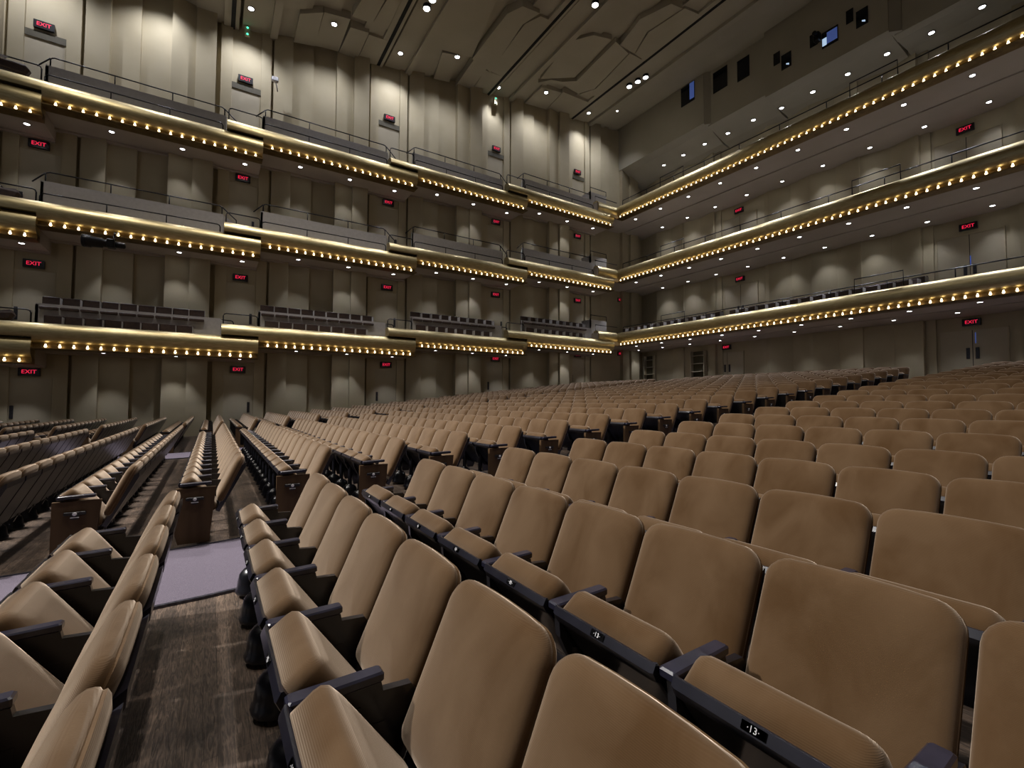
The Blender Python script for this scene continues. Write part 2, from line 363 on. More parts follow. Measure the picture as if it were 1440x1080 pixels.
for x, y, t in [(600, 12, 'lower one of the pair beside the second dark slot'), (608, 0, 'upper one of the pair beside the second dark slot'), (837, 7, 'single one beside the third dark slot'),
             (885, 122, 'lowest of the three beside the fourth dark slot'), (897, 115, 'middle of the three beside the fourth dark slot'), (908, 109, 'topmost of the three beside the fourth dark slot')]:
    P = at_ceil(x, y, -.15); tt = canlight(P, 'bright ceiling spotlight, '+t, 'bright spotlights along the ceiling slots')
    spot('lamp', P+Vector((0, 0, -.1)), HOUSE_W*.12, 75, .8, tt, aim=P+Vector((-1.5, -2, -10)), rad=.15)
# the same house lights further along the slots, over the seats
for s0 in (-5.0, 1.2, 7.5):
    for y in (3, 10, 17):
        P = Vector((s0, y, zc(s0)-.15)); tt = canlight(P, 'ceiling spotlight above the picture, over the %s, %s' % ({-5.0: 'front rows', 1.2: 'middle rows', 7.5: 'rear rows'}[s0], {3: 'near side', 10: 'middle', 17: 'far side'}[y]), 'house spotlights above the seats')
        spot('lamp', P+Vector((0, 0, -.1)), HOUSE_W*(.30 if s0 < -1 else .46 if s0 < 5 else .20), 95, 1, tt, aim=P+Vector((2.0, 0, -10)), rad=.2, col=(1, .93, .86))
for i_, y in enumerate((8, 13)):
    P = Vector((-9.5, y, 12.5)); tt = canlight(P, 'stage spotlight out of the picture, %s side of the stage' % ('near', 'far')[i_], 'stage spotlights out of the picture')
    spot('lamp', P+Vector((.1, 0, -.1)), STAGE_W*(1.15, .85)[i_], 58, 1, tt, aim=((1.6, 3.8, 0), (1.6, 11, 0))[i_], rad=.35, col=(1, .96, .92))
# ------------------------------------------------------------------ gold balcony fronts
def fascia_profile():
    p = [(-.52, -.02)]
    for i in range(18):
        a = math.radians(100-i*10.3); p.append((-.30+.30*math.cos(a), -.36+.36*math.sin(a)))
    return p+[(-.52, -.71)]
FP = fascia_profile()
TP = [(-.24, -.66), (-.22, -.845), (-.03, -.848), (.0, -.855), (.0, -.882), (-.04, -.89), (-.52, -.89), (-.52, -.66)]
b = MB(); b.lathe([(.0, -.06), (.026, -.052), (.040, -.024), (.036, .002), (.020, .018), (.024, .032), (.026, .046), (.016, .062), (0, .066)], n_=8, mi=0); bulb_reflection_mesh = b.mesh('bulb', M['bulb'])  # upper lobe is the bulb's reflection in the gold, modelled as glowing shape
b = MB(); b.lathe([(.02, -.11), (.026, -.11), (.020, -.045), (.01, -.040)], n_=8); socket_mesh = b.mesh('socket', M['gold'])
def bulbs(t, pts):
    for P in pts:
        o = bpy.data.objects.new('bulb_with_reflection', bulb_reflection_mesh); C.objects.link(o); o.parent = t; o.location = Vector(P)-t.location

def tier_box(k, lev, x0, x1, xprev, top):
    nm = {0: 'lowest', 1: 'middle', 2: 'top'}[lev]
    pos = ['at the left edge of the picture', 'first full one from the left', 'second full one from the left', 'third full one from the left', 'last long one before the corner'][k]
    t = thing('balcony_box', 'gold-fronted side balcony box of the %s tier, %s' % (nm, pos), 'balcony', ((x0+x1)/2, FL, top), 'side balcony boxes')
    b = MB(); xm = max(x0, min(xprev, x1)); ov = top-TL[lev][k-1] if k else .4
    b.prism([(FL-o, top+z) for o, z in FP], 'x', xm, x1, 0, False)
    if k and xm > x0: b.prism([(FL-o, top+z) for o, z in FP[:-1] if z > -ov]+[(FL+.03, top-ov+.005), (FL+.52, top-ov+.005)], 'x', x0, xm)
    q = MB(); q.prism([(FL-o, top+z) for o, z in TP], 'x', xm, x1); fix(q.obj('bulb_trough', M['dim_gold'], t, True))
    o = b.obj('gold_fascia', M['gold'], t, True)
    fix(o)
    for p in o.data.polygons: p.use_smooth = abs(p.normal.x) < .5
    try: o.data.set_sharp_from_angle(angle=math.radians(35))
    except Exception: pass
    s0 = max(x0, xprev-.1)
    b = MB(); b.prism([(FL+.3, top-.86), (YL+.1, top-.86), (YL+.1, top-.1), (FL+.5, top-.1)], 'x', s0+.02, x1-.02)
    b.box(s0+.02, YL-.22, top-.93, x1-.02, YL, top-.86)
    o = fix(b.obj('floor_slab', M['soffit'], t, True))
    # grey parapet with angled ends, behind the gold roll
    px0, px1 = x0+1.28, x1-1.3
    if k == 0: px0 = x0+.2
    h = .86 if lev == 1 else (.72 if lev == 0 else .80)
    py = FL+.62
    b = MB(); b.box(px0, py, top-.12, px1, py+.08, top+h-.06)
    b.prism([(px0, py), (px0+.25, py+.55), (px0+.33, py+.55), (px0+.08, py)], 'z', top-.12, top+h-.06)
    b.prism([(px1, py), (px1+.33, py+.6), (px1+.25, py+.6), (px1-.08, py+.08)], 'z', top-.12, top+h-.06)
    b.box(px0, py-.0, top+h-.06, px1, py+.14, top+h-.02)
    fix(b.obj('parapet', M['parapet'], t, True))
    # rails
    r_ = MB(); y1 = FL+.42
    def railrun(xa, xb, yy, zb, zt_, np):
        c = .10
        r_.tube([(xa, yy, zb), (xa, yy, zt_-c), (xa+c*.3, yy, zt_-c*.3), (xa+c, yy, zt_), (xb-c, yy, zt_), (xb-c*.3, yy, zt_-c*.3), (xb, yy, zt_-c), (xb, yy, zb)], .023)
        for i in range(1, np): xx = xa+(xb-xa)*i/np; r_.tube([(xx, yy, zb), (xx, yy, zt_)], .020)
    if k > 0: railrun(x0+.06, x0+1.25, y1-.05, top-.06, top+.42 if lev < 2 else top+.55, 1)
    if lev > 0:
        railrun(px0+.05, px1-.1, y1, top-.06, top+.34, 3)
        railrun(px0+.1, px1-.05, py+.1, top+h-.06, top+h+.34, 3)
        r_.tube([(px1-.05, py+.1, top+h+.3), (px1+.45, py+.2, top+h-.1), (px1+.5, py+.2, top)], .023)
        r_.tube([(px0+.1, py+.1, top+h+.3), (px0-.25, py+.2, top+h-.05)], .023)
    else:
        railrun(px1-.1, px1+.45, py+.15, top-.05, top+h-.05, 1)
    r_.obj('rail', M['rail'], t, True)
    if x1 > -6 and k > 0 or k == 0:
        n_ = 19 if k > 1 else 18
        bulbs(t, [(xprev+.34+(x1-.26-xprev-.34)*i/(n_-1), FL+.085, top-.775) for i in range(n_)])
    return t, px0, px1
seat_ends = []
XE = [-5.0, 1.52, 8.15, 14.62, 21.3]; XS = [-11.9, -6.35, .25, 6.82, 13.4]
TL = [[3.50, 4.0, 4.46, 4.90, 5.36], [7.60, 8.06, 8.50, 8.92, 9.37], [11.72, 12.16, 12.63, 13.0, 13.48]]
boxes = {}
for lev in range(3):
    for k in range(5):
        boxes[k, lev] = tier_box(k, lev, XS[k], XE[k], XE[k-1] if k else -11.3, TL[lev][k])
        s0 = [-9.8, -3.33, 3.05, 9.56, 16.1][k]
        for j in range(3):
            X = s0+2.13*j; z = TL[lev][k]-.86
            if X < -8: continue
            downlight((X, 22.12, z), 'small round light under the %s side balcony, %s from the left' % (['lowest', 'middle', 'top'][lev], ordn(max(0, k*3+j-1))), 'lights under the side balconies', DOWN_W, 70, .6, aim=(X, 22.3, z-4))
# dark seat backs that show over the lowest tier's parapets
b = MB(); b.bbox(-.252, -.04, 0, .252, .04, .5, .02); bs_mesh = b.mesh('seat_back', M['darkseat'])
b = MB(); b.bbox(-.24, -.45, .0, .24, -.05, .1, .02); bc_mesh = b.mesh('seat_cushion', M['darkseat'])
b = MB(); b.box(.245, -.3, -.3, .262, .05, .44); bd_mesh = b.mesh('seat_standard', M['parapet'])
def dark_seat(P, rz, label, group):
    t = thing('balcony_chair', label, 'seat', P, group); t.rotation_euler = (0, 0, rz)
    for nm, me in (('seat_back', bs_mesh), ('seat_cushion', bc_mesh), ('seat_standard', bd_mesh)):
        o = bpy.data.objects.new(nm, me); C.objects.link(o); o.parent = t
    return t
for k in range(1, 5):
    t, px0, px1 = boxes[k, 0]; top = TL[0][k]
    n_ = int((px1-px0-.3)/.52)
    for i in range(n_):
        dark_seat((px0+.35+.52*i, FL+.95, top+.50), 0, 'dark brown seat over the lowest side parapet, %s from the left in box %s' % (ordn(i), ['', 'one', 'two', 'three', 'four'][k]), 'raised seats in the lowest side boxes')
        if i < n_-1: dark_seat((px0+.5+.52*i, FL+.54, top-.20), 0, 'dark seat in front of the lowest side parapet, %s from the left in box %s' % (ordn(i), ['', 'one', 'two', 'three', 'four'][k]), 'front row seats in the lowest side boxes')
# short corner pieces and the long rear balconies
TB = [5.88, 9.96, 14.06]
for lev in range(3):
    top = TB[lev]; nm = ['lowest', 'middle', 'top'][lev]
    t = thing('corner_balcony', 'short gold corner piece between side and rear balconies, %s tier' % nm, 'balcony', (20.8, FL, top), 'corner balcony pieces')
    b = MB(); b.prism([(FL-o, top+z) for o, z in FP], 'x', 20.0, 21.62); o = fix(b.obj('gold_fascia', M['gold'], t, True))
    q = MB(); q.prism([(FL-o_, top+z) for o_, z in TP], 'x', 20.0, 21.62); fix(q.obj('bulb_trough', M['dim_gold'], t, True))
    for p in o.data.polygons: p.use_smooth = abs(p.normal.x) < .5
    b = MB(); b.box(19.95, FL+.1, top-.9, 22.2, YL, top-.15); b.obj('floor_slab', M['soffit'], t, True)
    b = MB(); b.box(19.9, FL+.7, top-.1, 21.3, FL+.78, top+.75); b.box(19.9, FL+.7, top-.1, 19.98, YL-.4, top+.75); b.obj('parapet', M['parapet'], t, True)
    b = MB(); y = FL+.45; b.tube([(20.1, y, top-.05), (20.1, y, top+.4), (22.0, y, top+.4)], .023); b.tube([(19.95, FL+.72, top+.75), (19.95, FL+.72, top+1.05), (21.3, FL+.72, top+1.05), (21.3, FL+.72, top+.75)], .023); b.obj('rail', M['rail'], t, True)
    # rear balcony
    t = thing('rear_balcony', 'long gold-fronted rear balcony with a row of bulbs, %s tier' % nm, 'balcony', (FB, 9, top), 'rear balconies')
    b = MB(); b.prism([(FB-o, top+z) for o, z in FP], 'y', -4.5, FL+.15); o = fix(b.obj('gold_fascia', M['gold'], t, True))
    q = MB(); q.prism([(FB-o_, top+z) for o_, z in TP], 'y', -4.5, FL+.15); fix(q.obj('bulb_trough', M['dim_gold'], t, True))
    for p in o.data.polygons: p.use_smooth = abs(p.normal.y) < .5
    b = MB(); b.prism([(FB+.3, top-.86), (23.75, top-.86), (23.75, top-.80), (23.87, top-.80), (23.87, top-.86), (XB-.1, top-.86), (XB+.1, top-.86), (XB+.1, top-.1), (FB+.5, top-.1)], 'y', -4.5, YL)
    fix(b.obj('floor_slab', M['soffit'], t, True))
    b = MB(); b.box(22.9, -4.5, top-.1, 23.8, YL-.5, top+.15); b.box(23.8, -4.5, top-.1, 24.7, YL-.5, top+.4); b.obj('seat_step', M['parapet'], t, True)
    bulbs(t, [(FB+.085, 21.0-.3085*i, top-.775) for i in range(75)])
    r_ = MB(); X = FB+.30; zz = top+.32
    ys = [21.0-1.97*i for i in range(13)]
    r_.tube([(X, ys[0], top-.05), (X, ys[0], zz), (X, -4.4, zz)], .023)
    for y in ys[1:]: r_.tube([(X, y, top-.05), (X, y, zz)], .020)
    for yy in ((6.7, 8.3), (16.4, 18.0)): r_.tube([(X-.02, yy[0], top-.05), (X-.02, yy[0], zz+.28), (X-.02, yy[1], zz+.28), (X-.02, yy[1], top-.05)], .023)
    r_.obj('rail', M['rail'], t, True)
    z = top-.86
    for i in range(11):
        y = 4.8+1.975*i-3.95
        if y < 21.5: downlight((22.65, y, z), 'small round light in the front row under the %s rear balcony, %s from the right' % (nm, ordn(i)), 'front row lights under the rear balconies', BACK_W*5, 70, .3, aim=(21.9, y, z-3.3))
        y = (4.9 if lev else 5.7)+(1.96 if lev else 2.04)*i-3.92
        X2 = 25.2 if lev else 24.6
        if y < 22.3: downlight((X2, y, z), 'small round light in the back row under the %s rear balcony, %s from the right' % (nm, ordn(i)), 'back row lights under the rear balconies', BACK_W*1.35, 80, 1, aim=(X2+.5, y, z-4))
# seats of the lowest rear balcony that show above its front
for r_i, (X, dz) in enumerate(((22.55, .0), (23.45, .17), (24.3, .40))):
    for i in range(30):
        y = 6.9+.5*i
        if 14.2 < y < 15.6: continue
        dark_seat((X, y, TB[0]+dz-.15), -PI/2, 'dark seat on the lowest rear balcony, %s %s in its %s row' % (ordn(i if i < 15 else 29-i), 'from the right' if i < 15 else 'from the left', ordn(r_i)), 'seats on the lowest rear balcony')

# ------------------------------------------------------------------ projection booths above the top balcony
booth = thing('projection_booth', 'row of dull plaster booths with small dark windows above the top rear balcony', 'booth', (23.6, 12, 17.5))
secs = [(16.25, YL, 23.6, 17.62, 21.1), (12.8, 16.15, 23.85, 17.45, 21.1), (7.5, 12.7, 23.6, 17.15, 21.1), (-4.4, 7.4, 23.95, 17.0, 21.1)]
for i, (y0, y1, X, zb, z1) in enumerate(secs):
    b = MB(); b.prism([(X, zb), (X, z1), (XB, z1), (XB, 16.85), (25.4, 16.95), (24.2, zb-.12)], 'y', y0, y1)
    b.prism([(X, y0-.02), (X+.3, y0-.35), (X+1, y0-.35), (X+1, y0)], 'z', zb-.1, z1) if i < 3 else None
    fix(b.obj('booth_bay', M['ceil'], booth, True))
def booth_win(p0, p1, X, m_, label=None, nm='booth_window'):
    a = at_x(*p0, X); c = at_x(*p1, X); y0, y1 = sorted((a.y, c.y)); z0, z1 = (a.z+c.z)/2, 0
    return y0, y1
for (xa, ya, xb, yb_, X, h, kind) in [(958, 122, 977, 143, 23.6, 1.15, 'half'), (1003, 103, 1023, 121, 23.85, 1.2, 'dark'), (1037, 87, 1054, 106, 23.85, 1.15, 'dark'), (1088, 79, 1097, 86, 23.6, .62, 'dark'),
                                      (1099, 80, 1113, 91, 23.6, .75, 'dark'), (1139, 53, 1150, 60, 23.6, .6, 'dark'), (1156, 47, 1179, 57, 23.6, .75, 'lit'), (1190, 20, 1200, 26, 23.6, .6, 'grey'), (1204, 19, 1221, 30, 23.6, .75, 'dark')]:
    P = at_x((xa+xb)/2, (ya+yb_)/2, X); y0 = at_x(xb, (ya+yb_)/2, X).y; y1 = at_x(xa, (ya+yb_)/2, X).y
    b = MB(); 
    b.box(X-.03, y0, P.z-h/2, X+.02, y1, P.z+h/2)
    o = b.obj('booth_window', M['glass'] if kind != 'grey' else M['gap'], booth, True)
    w_ = (y1-y0)
    if kind == 'lit':
        b = MB(); b.box(X-.04, y0+.03, P.z-h/2+.12, X-.031, y0+w_*.68, P.z+h/2-.1); q = b.obj('lit_screen', M['blue'], None); q.data.transform(Matrix.Translation(-Vector(booth.location))); q.parent = o
        b = MB(); b.box(X-.04, y0+w_*.70, P.z-h/2+.1, X-.031, y1-.02, P.z+h/2-.3); q = b.obj('lit_screen', M['screen'], None); q.data.transform(Matrix.Translation(-Vector(booth.location))); q.parent = o
    if kind == 'half':
        b = MB(); b.box(X-.04, y0+.02, P.z-h/2+.15, X-.031, y0+w_*.35, P.z+h/2-.02); q = b.obj('lit_screen', M['blue'], None); q.data.transform(Matrix.Translation(-Vector(booth.location))); q.parent = o
    if xa in (1099, 1204):
        b = MB(); b.prism([(y0+.1, P.z-.28), (y0+w_*.5, P.z-.2), (y0+w_*.5, P.z-.14), (y0+.1, P.z-.2)], 'x', X-.04, X-.031); q = b.obj('lit_screen', M['screen'], None); q.data.transform(Matrix.Translation(-Vector(booth.location))); q.parent = o
P = at_x(1149, 50, 23.4); t = thing('booth_camera', 'small dark camera with a red lamp between two booth windows', 'camera', P)
b = MB(); b.bbox(-.15, -.12, -.3, .15, .12, .12, .03); b.lathe([(.09, -.3), (.1, -.12), (.1, 0)], axis='x', n_=12); b.obj('body', M['rail'], t)
MB().box(-.17, -.03, .02, -.151, .03, .07).obj('lamp', M['exit'], t)
for i in range(11):
    yy_ = 4.93+1.52*i; zb = [q[3] for q in secs if q[0] <= yy_ <= q[1]+.2][0]; P = Vector((24.85, yy_, (zb-.12)+(16.95-zb+.12)*.65/1.2-.01))
    downlight(P-Vector((0, 0, .03)), 'round light under the projection booths, %s from the right' % ordn(i), 'lights under the projection booths', BACK_W*1.6, 84, .5, aim=(22.6, P.y, P.z-4), scale=1.25)

# ------------------------------------------------------------------ doors and exit signs
ex_me = text_mesh('EXIT', .19, .004, M['exit'])
def exit_sign(P, rz, label, up=0):
    t = thing('exit_sign', label, 'exit sign', P, 'illuminated exit signs'); t.rotation_euler = (0, 0, rz)
    b = MB(); b.bbox(-.28, -.05, -.145, .28, .05, .145, .01); b.obj('housing', M['plate'], t)
    o = bpy.data.objects.new('lettering', ex_me); C.objects.link(o); o.parent = t; o.rotation_euler = (PI/2, 0, 0); o.location = (0, -.056, 0)
    o['label'] = 'red letters reading EXIT'
    return t
dn = [0]
def door(X, Y, z0, z1, w_, rear=False, hx=0, header=False):
    dn[0] += 1; b = MB()
    if not rear:
        b.box(X-w_/2, Y-.02, z0, X+w_/2, Y+.03, z1)
        for a, c, d, e in ((X-w_/2-.035, X-w_/2, z0, z1), (X+w_/2, X+w_/2+.035, z0, z1), (X-w_/2-.035, X+w_/2+.035, z1, z1+.035)): b.box(a, Y-.035, d, c, Y, e, 1)
        d_ = struct(b.obj('door_%d' % dn[0], [M['door'], M['wall']]))
        h = MB(); h.bbox(hx-.05, Y-.05, z0+.85, hx+.05, Y-.018, z0+1.3, .008); h.obj('door_handle', M['handle'], d_)
        if header: q = MB(); q.box(X-w_/2-.05, Y-.06, z1+.02, X+w_/2+.05, Y-.0, z1+.27); q.obj('header', M['header'], d_)
    else:
        b.box(X-.03, Y-w_/2, z0, X+.03, Y-.012, z1); b.box(X-.03, Y+.012, z0, X+.03, Y+w_/2, z1)
        for a, c, d, e in ((Y-w_/2-.04, Y-w_/2, z0, z1), (Y+w_/2, Y+w_/2+.04, z0, z1), (Y-w_/2-.04, Y+w_/2+.04, z1, z1+.04)): b.box(X-.06, a, d, X, c, e, 1)
        d_ = struct(b.obj('door_%d' % dn[0], [M['door'], M['wall']]))
        for s_ in (-1, 1):
            h = MB(); h.bbox(X-.06, Y+s_*.14-.055, z0+.9, X-.028, Y+s_*.14+.055, z0+1.35, .008); h.obj('door_handle', M['handle'], d_)
        MB().box(X-.02, Y-.012, z0, X+.02, Y+.012, z1).obj('door_gap', M['gap'], d_)
    return d_
sgx = [-5.43, .91, 7.30, 13.65, 19.85]
sgz = [[2.42, 2.76, 3.26, 3.9, 4.48], [6.27, 6.71, 7.16, 7.61, 8.02], [10.6, 11.05, 11.5, 11.87, 12.25], [14.98, 15.43, 15.88, 16.2, 16.52]]
lvn = ['ground floor', 'lowest tier', 'middle tier', 'top tier']
for l in range(4):
    for k in range(5):
        X = sgx[k]; z = sgz[l][k]
        exit_sign((X, YL-.08, z), 0, 'red EXIT sign on the side wall, %s, %s from the left' % (lvn[l], ordn(k)))
        dt = z-.24 if l < 3 else z-.50
        db = zf(X) if l == 0 else TL[l-1][k]-.1
        door(X, YL, db, dt, 1.1, hx=(X-.42 if (k == 0 or (l == 0 and k > 1)) else X+.42), header=(l == 3))
for l in range(4):
    for k, y in enumerate((5.76, 15.6)):
        z = (4.76, 8.70, 12.78, 16.2)[l]
        if l == 3: continue
        yy = y if not (l == 0 and k == 1) else 16.5
        exit_sign((XB-.08, yy, z), -PI/2, 'red EXIT sign on the rear wall, %s, %s' % (lvn[l], 'right one above the double doors' if k == 0 else 'further one towards the corner'))
        door(XB, yy, zf(XB) if l == 0 else TB[l-1]-.1, z-.32, 2.0, True)
for l, (x, y) in enumerate([(877, 497), (877, 421), (884, 341), (901, 258)]):
    P = at_y(x, y, YL-.4); exit_sign((P.x, YL-.10, P.z), 0, 'red EXIT sign in the dark corner beside the rear wall, %s' % lvn[l])
# daylight-blue slit glowing in the gap between the rear double doors
for l, y, (px, py) in ((0, 5.72, (1372, 475)), (1, 5.72, (1365, 367))):
    P = at_x(px, py, XB-.05); b = MB(); b.box(-.01, -.014, -.22, .01, .014, .22); o = b.obj('blue_indicator_strip', M['blue']); o.location = (XB-.06, P.y, P.z)
    tag(o, 'thin blue glowing strip between the double doors on the %s' % ('ground floor' if l == 0 else 'lowest rear balcony'), 'light')
# wall niches with shelves near the corner on the ground floor
for x, nm in ((985, 'right'), (897, 'left')):
    P = at_x(x, 515, XB-.1) if x > 950 else at_x(x, 520, XB-.1)
    y = min(P.y, YL-1.0); t = thing('shelf_niche', 'pale open shelf unit on the rear wall, %s of the two near the corner' % nm, 'shelf', (XB-.2, y, zf(XB)), 'shelf units on the rear wall')
    b = MB(); b.box(XB-.18, y-.5, zf(XB), XB-.13, y+.5, zf(XB)+2.3); b.obj('back_panel', M['header'], t, True)
    b = MB(); b.box(XB-.45, y-.5, zf(XB), XB-.13, y-.45, zf(XB)+2.3); b.box(XB-.45, y+.45, zf(XB), XB-.13, y+.5, zf(XB)+2.3); b.obj('side_panel', M['door'], t, True)
    for j in range(4): b = MB(); b.box(XB-.45, y-.45, zf(XB)+.5+.5*j, XB-.17, y+.45, zf(XB)+.53+.5*j); b.obj('shelf', M['door'], t, True)
# faint stencilled notice on the ground-floor door at the left edge
# small fittings on the walls
P = at_y(388, 113, YL-.7); t = thing('security_camera', 'small white security camera on a bracket on the upper side wall', 'camera', P)
b = MB(); b.bbox(-.16, -.1, -.08, .1, .1, .12, .03); b.obj('body', M['white'], t); b = MB(); b.tube([(0, 0, -.05), (.1, .25, -.3), (.1, .28, -.3)], .025); b.obj('bracket', M['white'], t)
for x, y, nm in ((348, 40, 'left'), (697, 138, 'right')):
    P = at_y(x, y+4, YL-.3); t = thing('indicator_lamp', 'pair of tiny green lamps high on the side wall, %s one' % nm, 'light', P, 'green lamps on the side wall')
    MB().box(-.1, -.02, -.2, .1, .1, .2).obj('housing', M['wall'], t)
    for dz in (-.14, .14): q = MB(); q.lathe([(.0, -.035), (.035, -.02), (.035, .02), (0, .035)], (0, -.03, dz), 8); q.obj('lamp', M['green'], t)
# theatre spotlight hanging under the middle tier at the left
P = at_y(147, 342, 20.6); t = thing('theatre_spotlight', 'black theatre spotlight hanging below the middle side balcony at the left', 'spotlight', P)
b = MB(); b.lathe([(.0, -.70), (.15, -.72), (.165, -.70), (.165, -.42), (.145, -.41), (.13, -.05), (.10, -.03), (.10, .12)], axis='x', n_=18); b.bbox(.08, -.12, -.11, .36, .12, .12, .02); b.lathe([(.07, .36), (.085, .38), (.08, .66), (.05, .70), (0, .70)], axis='x', n_=14); b.lathe([(.17, -.66), (.175, -.64), (.17, -.62)], axis='x', n_=18); b.xf(lambda p: Vector((p.x*.80, p.y*1.25, p.z*1.25))); b.obj('barrel', M['rail'], t)
b = MB(); b.tube([(.25, -.16, -.05), (.25, -.16, .25), (.25, .16, .25), (.25, .16, -.05)], .02); b.tube([(.25, 0, .25), (.25, .0, .4), (.25, .9, .62), (.25, 1.1, .9)], .025); b.obj('yoke', M['rail'], t)
# sheet music and coats left on the top and middle balconies at the left edge
P = at_y(8, 88, FL+.5); 
for (x, y, wd, nm) in ((16, 90, .42, 'top'), (6, 268, .36, 'middle'), (1, 440, .3, 'lowest')):
    P = at_y(x, y, FL+.5); t = thing('draped_coat', 'dark bundled coat on the %s side balcony at the left edge' % nm, 'coat', P, 'bundles on the side balconies')
    b = MB(); b.bbox(-wd, -.14, -.18, wd, .14, .12, .06); b.xf(lambda p: Vector((p.x+.05*math.sin(p.z*17), p.y, p.z+.05*math.sin(p.x*11)-.10*(p.x/wd)**2))); b.obj('cloth', M['darkseat'], t)
    if nm != 'lowest':
        q = MB(); q.prism([(-.45, -.02), (-.05, .0), (.0, .06), (-.4, .13)], 'y', -.30, -.28); q.obj('paper', M['white'], t)

# ------------------------------------------------------------------ auditorium seats
def pad(w_, h, t, rad, crown=0, N=5, puff=.02, rings=None):
    """upholstered pad: outline in (y, u), thickness towards -n; returns verts (y, n, u) with n=0 at the middle of the front face"""
    out = []
    def corner(cx, cz, a0, r_):
        for i in range(N+1):
            a = a0+PI/2*i/N; out.append((cx+r_*math.cos(a), cz+r_*math.sin(a)))
    corner(w_/2-rad, h-rad, 0, rad)
    for i in range(1, 4): out.append(((w_/2-rad)*(1-i/2), h))
    corner(-w_/2+rad, h-rad, PI/2, rad); corner(-w_/2+rad*.5, rad*.5, PI, rad*.5); corner(w_/2-rad*.5, rad*.5, PI*1.5, rad*.5)
    out = [(y, z+crown*max(0, (z/h-.7)/.3)*(1-(y/(w_/2))**2)) for y, z in out]
    rings = rings or [(.25, 0), (.5, .003), (.72, .008), (.86, .014), (.94, .022), (.98, .032), (.997, .044), (1.0, .054), (.985, .059), (.985, .062), (.998, .067), (.97, t-.014), (.88, t)]
    n_ = len(out); vs = []; cz = h*.5
    mn = min(w_, h)
    for sc, dp in rings:
        ins = (1-sc)*mn*.5
        for y, z in out:
            fy = (w_/2-ins)/(w_/2); fz = (h/2-ins)/(h/2)
            vs.append((y*fy, dp, cz+(z-cz)*fz))
    fs = [tuple(range(n_))]
    for l in range(len(rings)-1):
        for i in range(n_): fs.append((l*n_+i, (l+1)*n_+i, (l+1)*n_+(i+1) % n_, l*n_+(i+1) % n_))
    fs.append(tuple(range((len(rings)-1)*n_, len(rings)*n_))[::-1])
    return vs, fs
LEAN = math.radians(24)
def back_xf(y, n, u): # u measured down from the top (positive up along back), n rearwards
    ct, st = math.cos(LEAN), math.sin(LEAN)
    bz, bx = .407, -.216
    return (bx+u*st+n*ct-.0, y, bz+u*ct-n*st)
def mk_backrest(lod=0, W=.488):
    v_, f_ = pad(W, .478, .092, .066, .012, N=5 if lod == 0 else 2, rings=None if lod == 0 else [(.7, 0), (.95, .02), (1.0, .055), (.93, .095)])
    b = MB(); b.add([back_xf(y, n, u) for y, n, u in v_], f_, 0, True); return b
def mk_shell(lod=0):
    b = MB(); pts = []
    prof = [(-.09, .062), (.40, .085), (.44, .11), (.40, .125), (-.09, .10)]
    vs = []
    for y in (-.225, .225): vs += [back_xf(y, n, u) for u, n in prof]
    k = len(prof); b.add(vs, [tuple(range(k)), tuple(range(2*k-1, k-1, -1))]+[(i, k+i, k+(i+1) % k, (i+1) % k) for i in range(k)]); return b
TIP = math.radians(54)
def cush_xf(y, n, u):  # u along depth from the hinge up to the front edge, n from the sitting face to the pan
    ct, st = math.cos(TIP), math.sin(TIP)
    hx, hz = -.163, .336
    return (hx-u*ct-n*st, y, hz+u*st-n*ct)
def mk_cushion(lod=0, W=.440):
    v_, f_ = pad(W, .405, .105, .045, .0, N=4 if lod == 0 else 1, rings=None if lod else [(.5, .0), (.8, .004), (.93, .012), (.985, .026), (1.0, .045), (1.0, .114)])
    if lod: v_, f_ = pad(W, .405, .114, .045, 0, N=1, rings=[(.75, 0), (1.0, .03), (1.0, .114)])
    b = MB(); b.add([cush_xf(y, n, u) for y, n, u in v_], f_, 0, True); return b
def mk_pan(W=.450):
    b = MB(); prof = [(-.02, .104), (.400, .110), (.409, .113), (.412, .119), (.400, .143), (.37, .148), (.35, .138), (.1, .136), (-.02, .126)]
    vs = []
    for y, s_ in ((-W/2, .0), (-W/2+.012, .01), (W/2-.012, .01), (W/2, 0)):
        vs += [cush_xf(y, n+(0 if s_ else -.004 if i > 1 else 0), u) for i, (u, n) in enumerate(prof)]
    k = len(prof)
    fs = [tuple(range(k))[::-1], tuple(range(3*k, 4*k))]
    for l in range(3): fs += [(l*k+i, l*k+(i+1) % k, (l+1)*k+(i+1) % k, (l+1)*k+i) for i in range(k)]
    b.add(vs, fs); return b
def mk_arm():
    b = MB(); b.bbox(-.492, -.029, .570, -.235, .029, .600, .006)
    b.xf(lambda p: Vector((p.x, p.y*(1.0 if p.x < -.3 else .85), p.z+(p.x+.38)*.03))); return b
def mk_standard():
    b = MB()
    b.prism([(-.475, .57), (-.24, .57), (-.235, .545), (-.15, .54), (-.13, .51), (-.20, .28), (-.25, .17), (-.34, .17), (-.37, .30), (-.43, .40), (-.465, .47)], 'y', -.014, .014)
    b.prism([(-.46, .52), (-.30, .52), (-.27, .38), (-.32, .24), (-.36, .34), (-.42, .44)], 'y', -.018, .023)
    b.lathe([(.010, -.02), (.012, -.02), (.010, -.026)], (-.23, 0, 0), 8)
    return b
def mk_pedestal():
    b = MB(); b.lathe([(.108, 0), (.112, .02), (.100, .035), (.096, .08), (.086, .13), (.060, .16), (.034, .17), (.027, .19), (.025, .42)], (-.39, 0, 0), 16)
    b.box(-.41, -.016, .34, -.23, .016, .46); return b
def mk_hinge():
    b = MB(); b.tube([(-.24, -.225, .30), (-.24, .225, .30)], .016, 6); b.box(-.26, -.03, .28, -.15, .03, .31); return b
